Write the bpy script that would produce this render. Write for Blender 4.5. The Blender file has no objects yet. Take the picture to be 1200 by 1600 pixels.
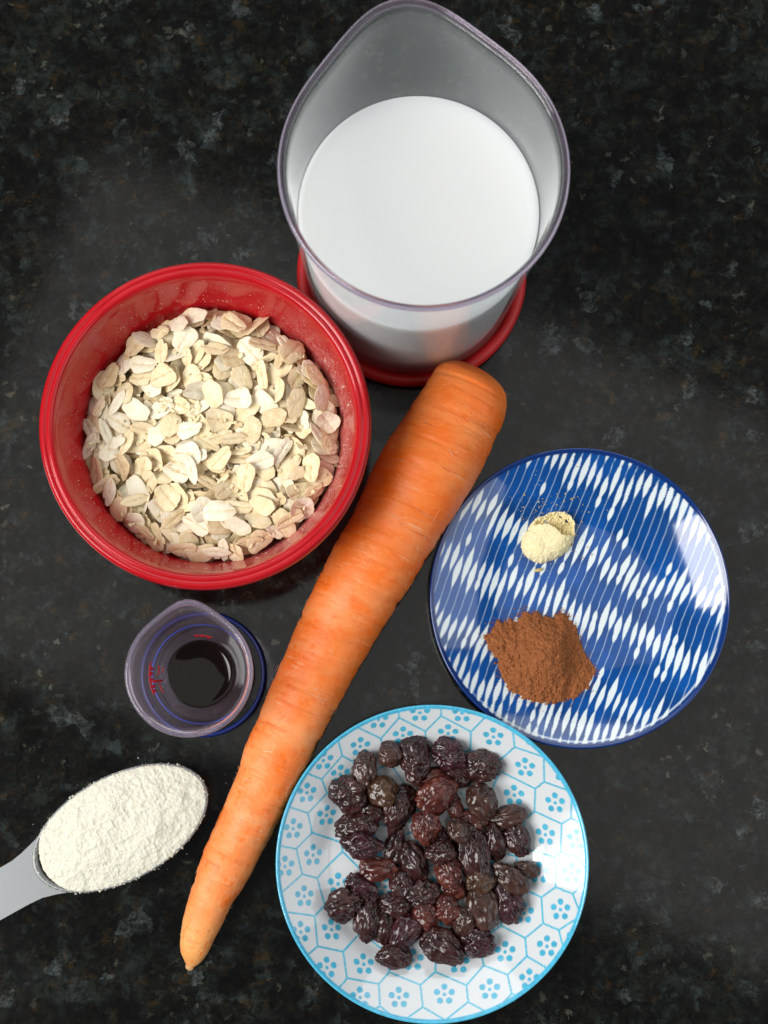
import bpy, math, random
import numpy as np
from mathutils import Matrix, Vector

random.seed(7); rng = np.random.default_rng(7)
S = bpy.context.scene
COL = S.collection

# ------------------------------------------------------------------ camera
F_PX, CAM_H = 2460.0, 0.60                       # focal length in photo pixels, metres above the counter
R = np.array([[0.999915405, 0.0, -0.01300703], [-0.00146048, 0.993676158, -0.112274486], [0.012924775, 0.112283985, 0.993592098]])
cam_d = bpy.data.cameras.new('camera'); cam = bpy.data.objects.new('camera', cam_d); COL.objects.link(cam)
m = Matrix([list(R[0]) + [0], list(R[1]) + [0], list(R[2]) + [CAM_H], [0, 0, 0, 1]])
cam.matrix_world = m
cam_d.sensor_fit = 'AUTO'; cam_d.sensor_width = 36.0; cam_d.lens = F_PX / 1600 * 36.0
cam_d.clip_start = 0.01; cam_d.clip_end = 50
cam_d.dof.use_dof = True; cam_d.dof.focus_distance = 0.585; cam_d.dof.aperture_fstop = 16
S.camera = cam
S.view_settings.view_transform = 'Standard'; S.view_settings.look = 'None'
S.view_settings.exposure = 0.0; S.view_settings.gamma = 1.0
S.cycles.transparent_max_bounces = 32
S.cycles.max_bounces = 12

# ------------------------------------------------------------------ room light
W = bpy.data.worlds.new('World'); S.world = W; W.use_nodes = True
bg = W.node_tree.nodes['Background']; bg.inputs[0].default_value = (0.93, 0.97, 1.0, 1); bg.inputs[1].default_value = 0.12

def area(name, loc, target, sx, sy, watts, col):
    d = bpy.data.lights.new(name, 'AREA'); d.shape = 'RECTANGLE'; d.size = sx; d.size_y = sy; d.energy = watts; d.color = col
    o = bpy.data.objects.new(name, d); COL.objects.link(o); o.location = loc
    o.rotation_euler = (Vector(target) - Vector(loc)).to_track_quat('-Z', 'Y').to_euler()
    return o
area('window_light', (-0.98, -0.24, 1.06), (0, 0.05, 0), 0.75, 1.0, 27.0, (1.0, 0.985, 0.96))
area('far_fill_light', (0.0, 1.5, 0.95), (0, 0.05, 0), 2.2, 0.9, 14.0, (0.95, 0.98, 1.0))  # soft fill lamp added at the back, no known window there
area('side_fill_light', (1.4, -0.2, 0.95), (0, 0.05, 0), 1.5, 1.0, 7.5, (0.97, 0.98, 1.0))  # weak fill lamp added on the right to lift the shadows
area('ceiling_light', (0.16, 0.17, 1.7), (0.14, 0.12, 0), 1.5, 0.75, 2.2, (1.0, 0.98, 0.95))

# ------------------------------------------------------------------ helpers
def at(px, py, z=0.0):
    """photo pixel -> point of the place at height z"""
    c = np.array([(px - 600) / F_PX, -(py - 800) / F_PX, -1.0]); r = R @ c
    t = (z - CAM_H) / r[2]
    return np.array([r[0] * t, r[1] * t])

def _hash(i, j, k, s):
    h = (i * 374761393 + j * 668265263 + k * 2147483647 + s * 1274126177) & 0xFFFFFFFF
    h = ((h ^ (h >> 13)) * 1274126177) & 0xFFFFFFFF
    h = ((h ^ (h >> 16)) * 2246822519) & 0xFFFFFFFF
    return ((h ^ (h >> 15)) & 0xFFFFFF) / float(0xFFFFFF)

def vnoise(p, seed=0):
    """value noise in -1..1, p (n,3)"""
    p = np.asarray(p, float); f = np.floor(p); i = f.astype(np.int64); t = p - f
    t = t * t * t * (t * (t * 6 - 15) + 10)
    out = 0
    for a in (0, 1):
        wa = t[:, 0] if a else 1 - t[:, 0]
        for b in (0, 1):
            wb = t[:, 1] if b else 1 - t[:, 1]
            for c in (0, 1):
                wc = t[:, 2] if c else 1 - t[:, 2]
                out = out + wa * wb * wc * _hash(i[:, 0] + a, i[:, 1] + b, i[:, 2] + c, seed)
    return out * 2 - 1

def fbm(p, octaves=4, seed=0, gain=0.5, ridged=False):
    p = np.asarray(p, float); s = 0; a = 1.0; n = 0
    for o in range(octaves):
        v = vnoise(p * 2.03 ** o + 17.3 * o, seed + o)
        if ridged: v = 1 - 2 * np.abs(v)
        s = s + a * v; n += a; a *= gain
    return s / n

def smooth(x, a, b):
    t = np.clip((x - a) / (b - a), 0, 1); return t * t * (3 - 2 * t)

def link(name, me, mat=None, parent=None, flat=False):
    if mat is not None: me.materials.append(mat)
    me.polygons.foreach_set('use_smooth', np.full(len(me.polygons), not flat))
    o = bpy.data.objects.new(name, me); COL.objects.link(o)
    if parent is not None: o.parent = parent
    return o

def mesh(name, V, Fs):
    """fast mesh: V (n,3); Fs list of arrays of faces, each (m,3) or (m,4)"""
    me = bpy.data.meshes.new(name); V = np.asarray(V, np.float32)
    if isinstance(Fs, np.ndarray): Fs = [Fs]
    Fs = [np.asarray(f, np.int32) for f in Fs if len(f)]
    me.vertices.add(len(V)); me.vertices.foreach_set('co', V.ravel())
    loops = np.concatenate([f.ravel() for f in Fs]); tot = np.concatenate([np.full(len(f), f.shape[1], np.int32) for f in Fs])
    me.loops.add(len(loops)); me.loops.foreach_set('vertex_index', loops)
    me.polygons.add(len(tot)); me.polygons.foreach_set('loop_start', np.concatenate([[0], np.cumsum(tot)[:-1]]).astype(np.int32))
    me.update(calc_edges=True); me.validate()
    return me

def lathe(prof, n=128, rad=None, closed=False):
    """prof: list of (r, z); rad(phi, r, z) optionally deforms the radius; r=0 ends become poles"""
    prof = np.asarray(prof, float); ph = np.linspace(0, 2 * np.pi, n, endpoint=False)
    V = []; ring = []
    for r, z in prof:
        if r < 1e-7: ring.append((len(V), 1)); V.append((0, 0, z)); continue
        rr = np.full(n, r) if rad is None else rad(ph, r, z)
        ring.append((len(V), n)); V.extend(zip(rr * np.cos(ph), rr * np.sin(ph), np.full(n, z)))
    q = []; t = []; k = np.arange(n); k1 = (k + 1) % n
    pairs = list(zip(ring[:-1], ring[1:])) + ([(ring[-1], ring[0])] if closed else [])
    for (a, na), (b, nb) in pairs:
        if na > 1 and nb > 1: q.append(np.stack([a + k, a + k1, b + k1, b + k], 1))
        elif na == 1: t.append(np.stack([np.full(n, a), b + k1, b + k], 1))
        else: t.append(np.stack([a + k, a + k1, np.full(n, b)], 1))
    Fs = []
    if q: Fs.append(np.concatenate(q))
    if t: Fs.append(np.concatenate(t))
    return np.array(V), Fs

def tag(o, label, cat=None, group=None, kind=None):
    o['label'] = label
    if cat: o['category'] = cat
    if group: o['group'] = group
    if kind: o['kind'] = kind
    return o

def empty(name, loc):
    o = bpy.data.objects.new(name, None); COL.objects.link(o); o.location = loc; o.empty_display_size = 0.01
    return o

def curve(pts, n):
    """smooth resample of a profile polyline (Catmull-Rom)"""
    P = np.asarray(pts, float); P = np.vstack([2 * P[0] - P[1], P, 2 * P[-1] - P[-2]]); out = []
    for i in range(1, len(P) - 2):
        for t in np.linspace(0, 1, n, endpoint=False):
            a, b, c, d = P[i - 1:i + 3]
            out.append(0.5 * (2 * b + (c - a) * t + (2 * a - 5 * b + 4 * c - d) * t * t + (3 * b - a - 3 * c + d) * t ** 3))
    out.append(P[-2]); return np.array(out)

# ------------------------------------------------------------------ materials
class NT:
    def __init__(s, name):
        s.m = bpy.data.materials.new(name); s.m.use_nodes = True; s.t = s.m.node_tree; s.t.nodes.clear()
        s.out = s.t.nodes.new('ShaderNodeOutputMaterial')
    def n(s, typ, ins=None, **kw):
        x = s.t.nodes.new('ShaderNode' + typ)
        for k, v in kw.items(): setattr(x, k, v)
        for k, v in (ins or {}).items(): s.put(x.inputs[k], v)
        return x
    def put(s, inp, v):
        if isinstance(v, bpy.types.NodeSocket): s.t.links.new(v, inp)
        elif isinstance(v, bpy.types.Node): s.t.links.new(v.outputs[0], inp)
        else: inp.default_value = v
    def ramp(s, fac, stops, interp='LINEAR'):
        x = s.n('ValToRGB', {0: fac}); x.color_ramp.interpolation = interp; e = x.color_ramp.elements
        while len(e) < len(stops): e.new(0.5)
        for el, (p, c) in zip(e, stops):
            el.position = p; el.color = (c, c, c, 1) if isinstance(c, (int, float)) else (*c, 1)
        return x.outputs[0]
    def mix(s, fac, a, b, mode='MIX'):
        x = s.n('Mix', data_type='RGBA', blend_type=mode); s.put(x.inputs[0], fac)
        for k, v in ((6, a), (7, b)):
            if isinstance(v, tuple): v = (*v, 1) if len(v) == 3 else v
            s.put(x.inputs[k], v)
        return x.outputs[2]
    def math(s, op, a, b=0.0, clamp=False):
        x = s.n('Math', operation=op, use_clamp=clamp); s.put(x.inputs[0], a); s.put(x.inputs[1], b); return x.outputs[0]
    def noise(s, vec, scale, detail=4, rough=0.55, dist=0.0, out=0):
        x = s.n('TexNoise', {'Scale': scale, 'Detail': detail, 'Roughness': rough, 'Distortion': dist})
        if vec is not None: s.put(x.inputs['Vector'], vec)
        return x.outputs[out]
    def voro(s, vec, scale, feature='F1', out='Distance', rand=1.0):
        x = s.n('TexVoronoi', {'Scale': scale, 'Randomness': rand}, feature=feature)
        if vec is not None: s.put(x.inputs['Vector'], vec)
        return x.outputs[out]
    def bump(s, h, strength=0.3, dist=0.001, normal=None):
        x = s.n('Bump', {'Strength': strength, 'Distance': dist, 'Height': h})
        if normal is not None: s.put(x.inputs['Normal'], normal)
        return x.outputs[0]
    def bsdf(s, **kw):
        names = dict(color='Base Color', rough='Roughness', spec='Specular IOR Level', normal='Normal', metal='Metallic', coat='Coat Weight',
                     coatr='Coat Roughness', sss='Subsurface Weight', sssr='Subsurface Radius', ssss='Subsurface Scale', trans='Transmission Weight', ior='IOR', sheen='Sheen Weight')
        b = s.n('BsdfPrincipled')
        for k, v in kw.items():
            if isinstance(v, tuple) and k == 'color': v = (*v, 1)
            s.put(b.inputs[names[k]], v)
        s.t.links.new(b.outputs[0], s.out.inputs[0]); return s.m

def pos(g): return g.n('TexCoord').outputs['Object']

# granite
g = NT('granite'); p = pos(g)
warp = g.n('VectorMath', {0: g.n('VectorMath', {0: g.noise(p, 190, 5, 0.7, out=1), 3: 0.009}, operation='SCALE').outputs[0], 1: p}, operation='ADD').outputs[0]
c1 = g.voro(warp, 120, out='Color'); c2 = g.voro(warp, 230, out='Color'); c3 = g.voro(warp, 520, out='Color')
s1 = g.n('SeparateColor', {0: c1}); s2 = g.n('SeparateColor', {0: c2}); s3 = g.n('SeparateColor', {0: c3})
big = g.noise(p, 22, 3, 0.6)
soft = g.noise(p, 62, 6, 0.7)
base = g.mix(g.ramp(g.noise(p, 210, 7, 0.8, 0.6), [(0.42, 0.0), (0.70, 1.0)]), (0.0011, 0.0012, 0.0009), (0.0115, 0.0122, 0.0092))
base = g.mix(g.math('MULTIPLY', g.ramp(s1.outputs[0], [(0.45, 0.0), (0.97, 0.9)]), g.ramp(g.noise(p, 260, 6, 0.8, 0.8), [(0.42, 0.0), (0.66, 1.0)])), base, (0.019, 0.026, 0.022))
base = g.mix(g.math('MULTIPLY', g.ramp(s2.outputs[1], [(0.50, 0.0), (0.94, 0.9)]), g.ramp(g.noise(p, 120, 6, 0.75, 0.5), [(0.47, 0.0), (0.66, 1.0)])), base, (0.027, 0.039, 0.038))
rust = g.math('MULTIPLY', g.ramp(s2.outputs[0], [(0.35, 0.0), (0.95, 1.0)]), g.ramp(g.noise(p, 150, 6, 0.8, 0.6), [(0.52, 0.0), (0.68, 1.0)]))
base = g.mix(rust, base, (0.044, 0.023, 0.006))
pale = g.math('MULTIPLY', g.ramp(s1.outputs[2], [(0.94, 0.0), (0.985, 1.0)]), g.ramp(g.noise(p, 330, 6, 0.8, 0.5), [(0.44, 0.0), (0.66, 0.85)]))
base = g.mix(pale, base, (0.085, 0.105, 0.105))
tiny = g.math('MULTIPLY', g.ramp(s3.outputs[2], [(0.975, 0.0), (1.0, 1.0)]), g.ramp(big, [(0.35, 0.1), (0.65, 0.8)]))
base = g.mix(tiny, base, (0.10, 0.10, 0.075))
base = g.mix(g.ramp(soft, [(0.38, 0.85), (0.54, 0.0)]), base, (0.0013, 0.0014, 0.0011))
granite = g.bsdf(color=base, rough=g.ramp(g.noise(p, 60, 4), [(0.3, 0.07), (0.7, 0.13)]), spec=0.5,
                 normal=g.bump(g.noise(p, 500, 3), 0.02, 0.0005))

# clear plastic: thin-walled, Fresnel-weighted reflection over straight transmission
def clear_plastic(name, tint, haze, hazecol, rough=0.04, top=0.9):
    g = NT(name)
    fac = g.n('LayerWeight', {'Blend': 0.5}).outputs['Facing']
    front = g.math('SUBTRACT', 1.0, g.n('NewGeometry').outputs['Backfacing'])
    fr = g.math('MULTIPLY', g.math('ADD', g.math('MULTIPLY', g.math('POWER', fac, 5.0), top), 0.045, True), front)
    tr = g.n('BsdfTransparent', {0: (*tint, 1)})
    hz = g.n('BsdfDiffuse', {0: (*hazecol, 1)}); ht = g.n('BsdfTranslucent', {0: (*hazecol, 1)})
    hm = g.n('MixShader', {0: 0.5, 1: hz.outputs[0], 2: ht.outputs[0]})
    a = g.n('MixShader', {0: haze, 1: tr.outputs[0], 2: hm.outputs[0]})
    gl = g.n('BsdfGlossy', {'Color': (1, 1, 1, 1), 'Roughness': rough})
    b = g.n('MixShader', {0: fr, 1: a.outputs[0], 2: gl.outputs[0]})
    g.t.links.new(b.outputs[0], g.out.inputs[0]); return g.m
jug_plastic = clear_plastic('jug_plastic', (0.97, 0.98, 0.985), 0.105, (0.70, 0.78, 0.78), 0.10, 0.34)
jug_inside = clear_plastic('jug_inside', (0.97, 0.98, 0.985), 0.09, (0.72, 0.79, 0.79), 0.05, 1.25)
cup_plastic = clear_plastic('cup_plastic', (0.95, 0.93, 0.96), 0.12, (0.66, 0.58, 0.72), 0.10, 1.0)

def lip_plastic(name, col, rough):
    g = NT(name); return g.bsdf(color=col, rough=rough, trans=0.92, ior=1.45, spec=0.5)
jug_lip = lip_plastic('jug_lip', (0.55, 0.46, 0.58), 0.04); cup_lip = lip_plastic('cup_lip', (0.88, 0.80, 0.93), 0.09)
def bead(Rb, z0, hw, hz, rad, n):
    return lathe([(Rb + hw * math.cos(t), z0 + hz * math.sin(t)) for t in np.linspace(0, 2 * np.pi, 14, endpoint=False)], n, rad, closed=True)
def simple(name, color, rough=0.4, spec=0.5, **kw):
    return NT(name).bsdf(color=color, rough=rough, spec=spec, **kw)
g = NT('red_rubber'); p = pos(g)
red_rubber = g.bsdf(color=(0.56, 0.014, 0.016), rough=0.42, normal=g.bump(g.noise(p, 1500, 2), 0.05, 0.0003))
blue_rubber = simple('blue_rubber', (0.006, 0.022, 0.15), 0.35)
red_ink = simple('red_ink', (0.75, 0.012, 0.02), 0.5)
g = NT('milk'); milk_m = g.bsdf(color=(0.73, 0.735, 0.725), rough=0.25, spec=0.4, sss=0.7, ssss=0.012, sssr=(1.0, 0.9, 0.8))
g = NT('vanilla'); vanilla_m = g.bsdf(color=(0.006, 0.0022, 0.0018), rough=0.05, spec=0.35)
g = NT('red_glaze'); p = pos(g)
rg = g.mix(g.ramp(g.noise(p, 45, 4, 0.6), [(0.35, 0.0), (0.7, 1.0)]), (0.42, 0.005, 0.010), (0.49, 0.008, 0.015))
dust = g.math('MULTIPLY', g.n('Attribute', attribute_name='dusty').outputs['Fac'], g.ramp(g.noise(p, 420, 5, 0.75), [(0.42, 0.0), (0.75, 0.9)]))
dust = g.math('ADD', dust, g.math('MULTIPLY', g.n('Attribute', attribute_name='dusty').outputs['Fac'], 0.18), True)
rg = g.mix(g.math('MULTIPLY', dust, 0.8), rg, (0.62, 0.36, 0.31))
red_glaze = g.bsdf(color=rg, rough=g.math('ADD', g.math('MULTIPLY', dust, 0.5), 0.16), spec=0.32, coat=0.12, coatr=0.05,
                   normal=g.bump(g.noise(p, 60, 2), 0.025, 0.001))
# printed ceramics
def printed(name, rough, bumpiness):
    g = NT(name); p = pos(g)
    return g.bsdf(color=g.n('Attribute', attribute_name='print').outputs['Color'], rough=rough, spec=0.5, coat=0.5, coatr=0.05,
                  normal=g.bump(g.noise(p, 55, 2), bumpiness, 0.001))
blue_china = printed('blue_china', 0.09, 0.16); pale_china = printed('pale_china', 0.08, 0.04)
# powders
def powder(name, c1, c2, scale, bstr, bd):
    g = NT(name); p = pos(g)
    c = g.mix(g.ramp(g.noise(p, scale, 5, 0.7), [(0.35, 0.0), (0.68, 1.0)]), c1, c2)
    return g.bsdf(color=c, rough=0.95, spec=0.1, normal=g.bump(g.noise(p, scale * 1.6, 4, 0.7), bstr, bd))
ginger_m = powder('ginger', (0.84, 0.72, 0.38), (0.90, 0.81, 0.54), 600, 0.2, 0.0004)
ginger_in = powder('ginger_crumb', (0.55, 0.40, 0.15), (0.75, 0.60, 0.32), 900, 0.4, 0.0006)
cinnamon_m = powder('cinnamon', (0.21, 0.066, 0.022), (0.38, 0.145, 0.055), 1200, 0.5, 0.0006)
flour_m = powder('flour', (0.66, 0.635, 0.51), (0.77, 0.755, 0.655), 1100, 0.4, 0.0005)
dust_m = simple('oat_flour', (0.80, 0.70, 0.60), 0.9, 0.1)
g = NT('steel'); p = pos(g)
st = g.noise(g.n('Mapping', {0: p, 'Rotation': (0, 0, -0.52), 'Scale': (1.0, 30.0, 1.0)}).outputs[0], 90, 4, 0.6)
steel = g.bsdf(color=g.mix(st, (0.17, 0.18, 0.19), (0.29, 0.30, 0.31)), metal=0.75, rough=g.ramp(st, [(0.3, 0.42), (0.7, 0.55)]))

# ------------------------------------------------------------------ countertop
bx = np.array([(x, y, z) for z in (-0.03, 0.0) for x, y in ((-0.8, -0.8), (0.9, -0.8), (0.9, 0.9), (-0.8, 0.9))])
o = link('countertop', mesh('countertop', bx, [np.array([(3, 2, 1, 0), (4, 5, 6, 7), (0, 1, 5, 4), (1, 2, 6, 5), (2, 3, 7, 6), (3, 0, 4, 7)])]), granite, flat=True)
tag(o, 'polished black granite countertop with grey and rusty flecks', kind='structure')

# ------------------------------------------------------------------ jug of milk
JC = (0.0187, 0.1605)
jug = tag(empty('measuring_jug', (*JC, 0)), 'tall clear plastic measuring jug with pouring spout and red base, holding milk', 'measuring jug')
tip = at(626, -7, 0.130) - np.array(JC); T = float(np.hypot(*tip)); tphi = math.atan2(tip[1], tip[0])
RJ = 0.0452
def teardrop(phs, Rb, T, tphi, sig):
    n = 720; a = np.linspace(-np.pi, np.pi, n, endpoint=False); al = math.acos(Rb / T)
    r = np.where(np.abs(a) < al, Rb / np.cos(al - np.abs(a)), Rb)
    k = np.exp(-0.5 * (a / sig) ** 2); k /= k.sum()
    r = np.real(np.fft.ifft(np.fft.fft(r) * np.fft.fft(np.fft.ifftshift(k)))); r = Rb + (r - Rb) * (T - Rb) / (r.max() - Rb)
    d = (phs - tphi + np.pi) % (2 * np.pi) - np.pi
    return np.interp(d, a, r, period=2 * np.pi) / Rb
def jug_rad(ph, r, z):
    t = float(smooth(np.array(z), 0.082, 0.128))
    return r * (1 + t * (teardrop(ph, RJ, T, tphi, 0.23) - 1))
def jo(z): return 0.0398 + (0.0440 - 0.0398) * (z - 0.006) / 0.122
zs = np.linspace(0.006, 0.1235, 40)
prof = [(0, 0.0055), (0.039, 0.0055)] + [(jo(z), z) for z in zs] + [(0.0443, 0.1262), (0.0437, 0.1268), (0.0430, 0.1262), (0.0426, 0.1252)] \
    + [(jo(z) - 0.0014, z) for z in zs[::-1][1:-1]] + [(0.036, 0.0085), (0, 0.0085)]
me = mesh('jug_body', *lathe(prof, 192, jug_rad)); o = link('body', me, jug_plastic, jug); me.materials.append(jug_inside)
ctr = np.empty(len(me.polygons) * 3, np.float32); me.polygons.foreach_get('center', ctr); nrm = np.empty(len(me.polygons) * 3, np.float32); me.polygons.foreach_get('normal', nrm)
ctr, nrm = ctr.reshape(-1, 3), nrm.reshape(-1, 3); outward = (ctr[:, :2] * nrm[:, :2]).sum(1) > 0
if outward.mean() < 0.2: raise RuntimeError('jug normals')
me.polygons.foreach_set('material_index', (~outward).astype(np.int32))
prof = [(0, 0.0005), (0.0425, 0.0005), (0.0443, 0.0012), (0.0446, 0.003), (0.0440, 0.0052), (0.0428, 0.0060), (0.0405, 0.0061), (0.0402, 0.0048), (0, 0.0048)]
link('base', mesh('jug_base', *lathe(prof, 128)), red_rubber, jug)
link('rim', mesh('jug_rim', *bead(0.0443, 0.1275, 0.00105, 0.0013, jug_rad, 192)), jug_lip, jug)
MH = 0.0825
zi = np.linspace(0.0095, MH, 12)
mp = [(0, 0.0092), (0.0365, 0.0092)] + [(jo(z) - 0.0017, z) for z in zi] + [(jo(MH) - 0.0018, MH + 0.0002), (jo(MH) - 0.0034, MH - 0.0004), (jo(MH) - 0.006, MH - 0.0007), (0.02, MH - 0.0007), (0, MH - 0.0007)]
o = link('milk', mesh('milk', *lathe(mp, 160)), milk_m); o.location = (*JC, 0)
tag(o, 'white milk with a smooth flat surface filling the clear jug', 'milk')

# ------------------------------------------------------------------ red bowl
BC = (-0.0555, 0.0928)
pin = curve([(0.0530, 0.0543), (0.0520, 0.0515), (0.0505, 0.045), (0.0480, 0.035), (0.0440, 0.022), (0.0370, 0.011), (0.025, 0.0065), (0.010, 0.006)], 10)
pout = curve([(0.030, 0.0), (0.0330, 0.0008), (0.0420, 0.009), (0.0490, 0.022), (0.0530, 0.037), (0.0552, 0.0475)], 6)
lip = curve([(0.0556, 0.0485), (0.0568, 0.0488), (0.0579, 0.0500), (0.0583, 0.0522), (0.0580, 0.0543), (0.0570, 0.0554), (0.0560, 0.0553), (0.0555, 0.0550), (0.0549, 0.0554), (0.0540, 0.0554)], 3)
prof = [(0, 0.003), (0.026, 0.003), (0.0275, 0.0)] + [tuple(v) for v in pout] + [tuple(v) for v in lip] + [tuple(v) for v in pin] + [(0, 0.006)]
me = mesh('red_bowl', *lathe(prof, 256))
co = np.empty(len(me.vertices) * 3, np.float32); me.vertices.foreach_get('co', co); co = co.reshape(-1, 3)
rr = np.hypot(co[:, 0], co[:, 1]); ph = np.arctan2(co[:, 1], co[:, 0])
innerw = (rr < 0.0528) & (co[:, 2] > 0.0058) & (rr < np.interp(co[:, 2], [0.006, 0.0545], [0.050, 0.0537]))
side = smooth(np.cos(ph + 0.25), -0.1, 0.9)
dusty = innerw * smooth(-co[:, 2], -0.0535, -0.040) * (0.03 + 0.97 * side ** 1.5)
a = me.attributes.new('dusty', 'FLOAT', 'POINT'); a.data.foreach_set('value', dusty.astype(np.float32))
o = link('bowl', me, red_glaze); o.location = (*BC, 0)
tag(o, 'glossy red ceramic bowl filled with rolled oats', 'bowl')
def bowl_r(z): return np.interp(z, pin[::-1, 1], pin[::-1, 0])
def bowl_z(r): return np.interp(r, pin[::-1, 0], pin[::-1, 1])

# ------------------------------------------------------------------ rolled oats
def oat_mat(name, c_lo, c_hi, c_edge):
    g = NT(name); p = pos(g); oi = g.n('ObjectInfo').outputs['Random']
    v = g.n('VectorMath', {0: p, 1: g.n('CombineXYZ', {0: oi, 1: oi, 2: oi})}, operation='ADD').outputs[0]
    c = g.mix(g.ramp(g.noise(v, 330, 4, 0.65), [(0.38, 0.0), (0.66, 1.0)]), c_lo, c_hi)
    e = g.math('MULTIPLY', g.n('Attribute', attribute_name='edge').outputs['Fac'], g.ramp(g.noise(v, 200, 3), [(0.35, 0.25), (0.7, 1.0)]))
    c = g.mix(e, c, c_edge)
    c = g.mix(g.ramp(g.noise(v, 900, 4, 0.7), [(0.56, 0.0), (0.70, 0.55)]), c, (0.88, 0.83, 0.70))
    return g.bsdf(color=c, rough=0.8, spec=0.2, normal=g.bump(g.noise(v, 1100, 5, 0.75), 0.55, 0.0005))
OATM = {'pale cream': oat_mat('oat_cream', (0.84, 0.69, 0.40), (0.94, 0.84, 0.59), (0.62, 0.40, 0.17)),
        'golden tan': oat_mat('oat_tan', (0.70, 0.53, 0.29), (0.84, 0.71, 0.46), (0.54, 0.34, 0.15)),
        'floury white': oat_mat('oat_white', (0.90, 0.82, 0.60), (0.95, 0.91, 0.75), (0.74, 0.54, 0.28))}

def oat_mesh(name, a, b, seed, crease, thick, ragged):
    """flattened groat: outline a x b half axes, two surfaces and a rounded edge"""
    n = 30; ph = np.linspace(0, 2 * np.pi, n, endpoint=False); r_ = np.random.default_rng(seed)
    amp = r_.normal(0, 1, 5); phs = r_.uniform(0, 6.28, 5)
    out = 1 + sum(0.022 * ragged * amp[k] * np.cos((k + 2) * ph + phs[k]) for k in range(5)) + ragged * 0.016 * r_.normal(0, 1, n)
    if r_.random() < 0.35: out *= 1 - 0.3 * np.exp(-((np.angle(np.exp(1j * (ph - r_.uniform(0, 6.28)))) / 0.3) ** 2))
    ex = np.sign(np.cos(ph)) * np.abs(np.cos(ph)) ** 0.9
    curl, twist = r_.normal(0, 12), r_.normal(0, 30)
    V = []; E = []
    rings = (0.25, 0.5, 0.75, 0.94, 1.0)
    def surf(x, y, s, top):
        z = curl * x * x + twist * x * y + 4 * r_.normal(0, 0.00001)
        dome = (1 - s ** 6) * thick * (0.55 if top else 0.3) + thick * 0.45
        if top: dome -= crease * thick * 1.3 * np.exp(-(y / (0.13 * b)) ** 2) * (1 - (x / a) ** 2) * (1 if s < 0.9 else 0)
        else: dome = -dome
        dome += 0.00007 * r_.normal() if s < 0.9 else 0.00004 * r_.normal()
        return z + dome
    V.append((0, 0, surf(0, 0, 0, True))); E.append(0)
    for s in rings:
        for k in range(n):
            x, y = a * s * ex[k] * out[k], b * s * np.sin(ph[k]) * out[k]
            V.append((x, y, surf(x, y, s, True))); E.append(1.0 if s >= 0.95 else 0.12 if s > 0.5 else 0)
    for s in rings[::-1][1:]:
        for k in range(n):
            x, y = a * s * ex[k] * out[k], b * s * np.sin(ph[k]) * out[k]
            V.append((x, y, surf(x, y, s, False))); E.append(0.8)
    V.append((0, 0, surf(0, 0, 0, False))); E.append(0.5)
    nr = 9; k = np.arange(n); k1 = (k + 1) % n
    q = np.concatenate([np.stack([1 + i * n + k, 1 + (i + 1) * n + k, 1 + (i + 1) * n + k1, 1 + i * n + k1], 1) for i in range(nr - 1)])
    l = 1 + (nr - 1) * n; last = len(V) - 1
    t = np.concatenate([np.stack([np.zeros(n, int), 1 + k, 1 + k1], 1), np.stack([l + k, np.full(n, last), l + k1], 1)])
    E = np.array(E, np.float32); VA = np.array(V)
    if crease > 0.4: E = np.maximum(E, np.where((np.abs(VA[:, 1]) < 0.03 * b) & (np.abs(VA[:, 0]) < 0.8 * a) & (np.arange(len(VA)) < 1 + 4 * n), 1.3, 0)).astype(np.float32)
    return VA, [q, t], E

OAT = []
shapes = [('broad round', 0.0051, 0.0041), ('broad round', 0.0055, 0.0044), ('oval', 0.0058, 0.0036), ('oval', 0.0060, 0.0039), ('oval', 0.0054, 0.0032),
          ('long narrow', 0.0062, 0.0026), ('long narrow', 0.0056, 0.0022), ('small broken', 0.0034, 0.0027), ('small broken', 0.0037, 0.0023), ('large oval', 0.0064, 0.0044), ('oval', 0.0053, 0.0037), ('small broken', 0.0030, 0.0016)]
for i, (sh, a_, b_) in enumerate(shapes):
    V, Fs, E = oat_mesh('oat', a_, b_, 100 + i, [0.0, 0.9, 1.1, 0.0, 0.7, 1.2, 0.5, 0.0, 0.6, 1.0, 0.2, 0.0][i], 0.00028 if 'small' not in sh else 0.00025, 2.2 if 'small' in sh else 1.5)
    V = V * np.array([0.95, 0.95, 1.0])
    row = {}
    for tone in OATM:
        me = mesh('oat_flake_mesh', V, Fs); at_ = me.attributes.new('edge', 'FLOAT', 'POINT'); at_.data.foreach_set('value', E)
        me.materials.append(OATM[tone]); me.polygons.foreach_set('use_smooth', np.ones(len(me.polygons), bool)); row[tone] = me
    OAT.append((sh, a_ * .95, b_ * .95, V, Fs, E, row))

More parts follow.
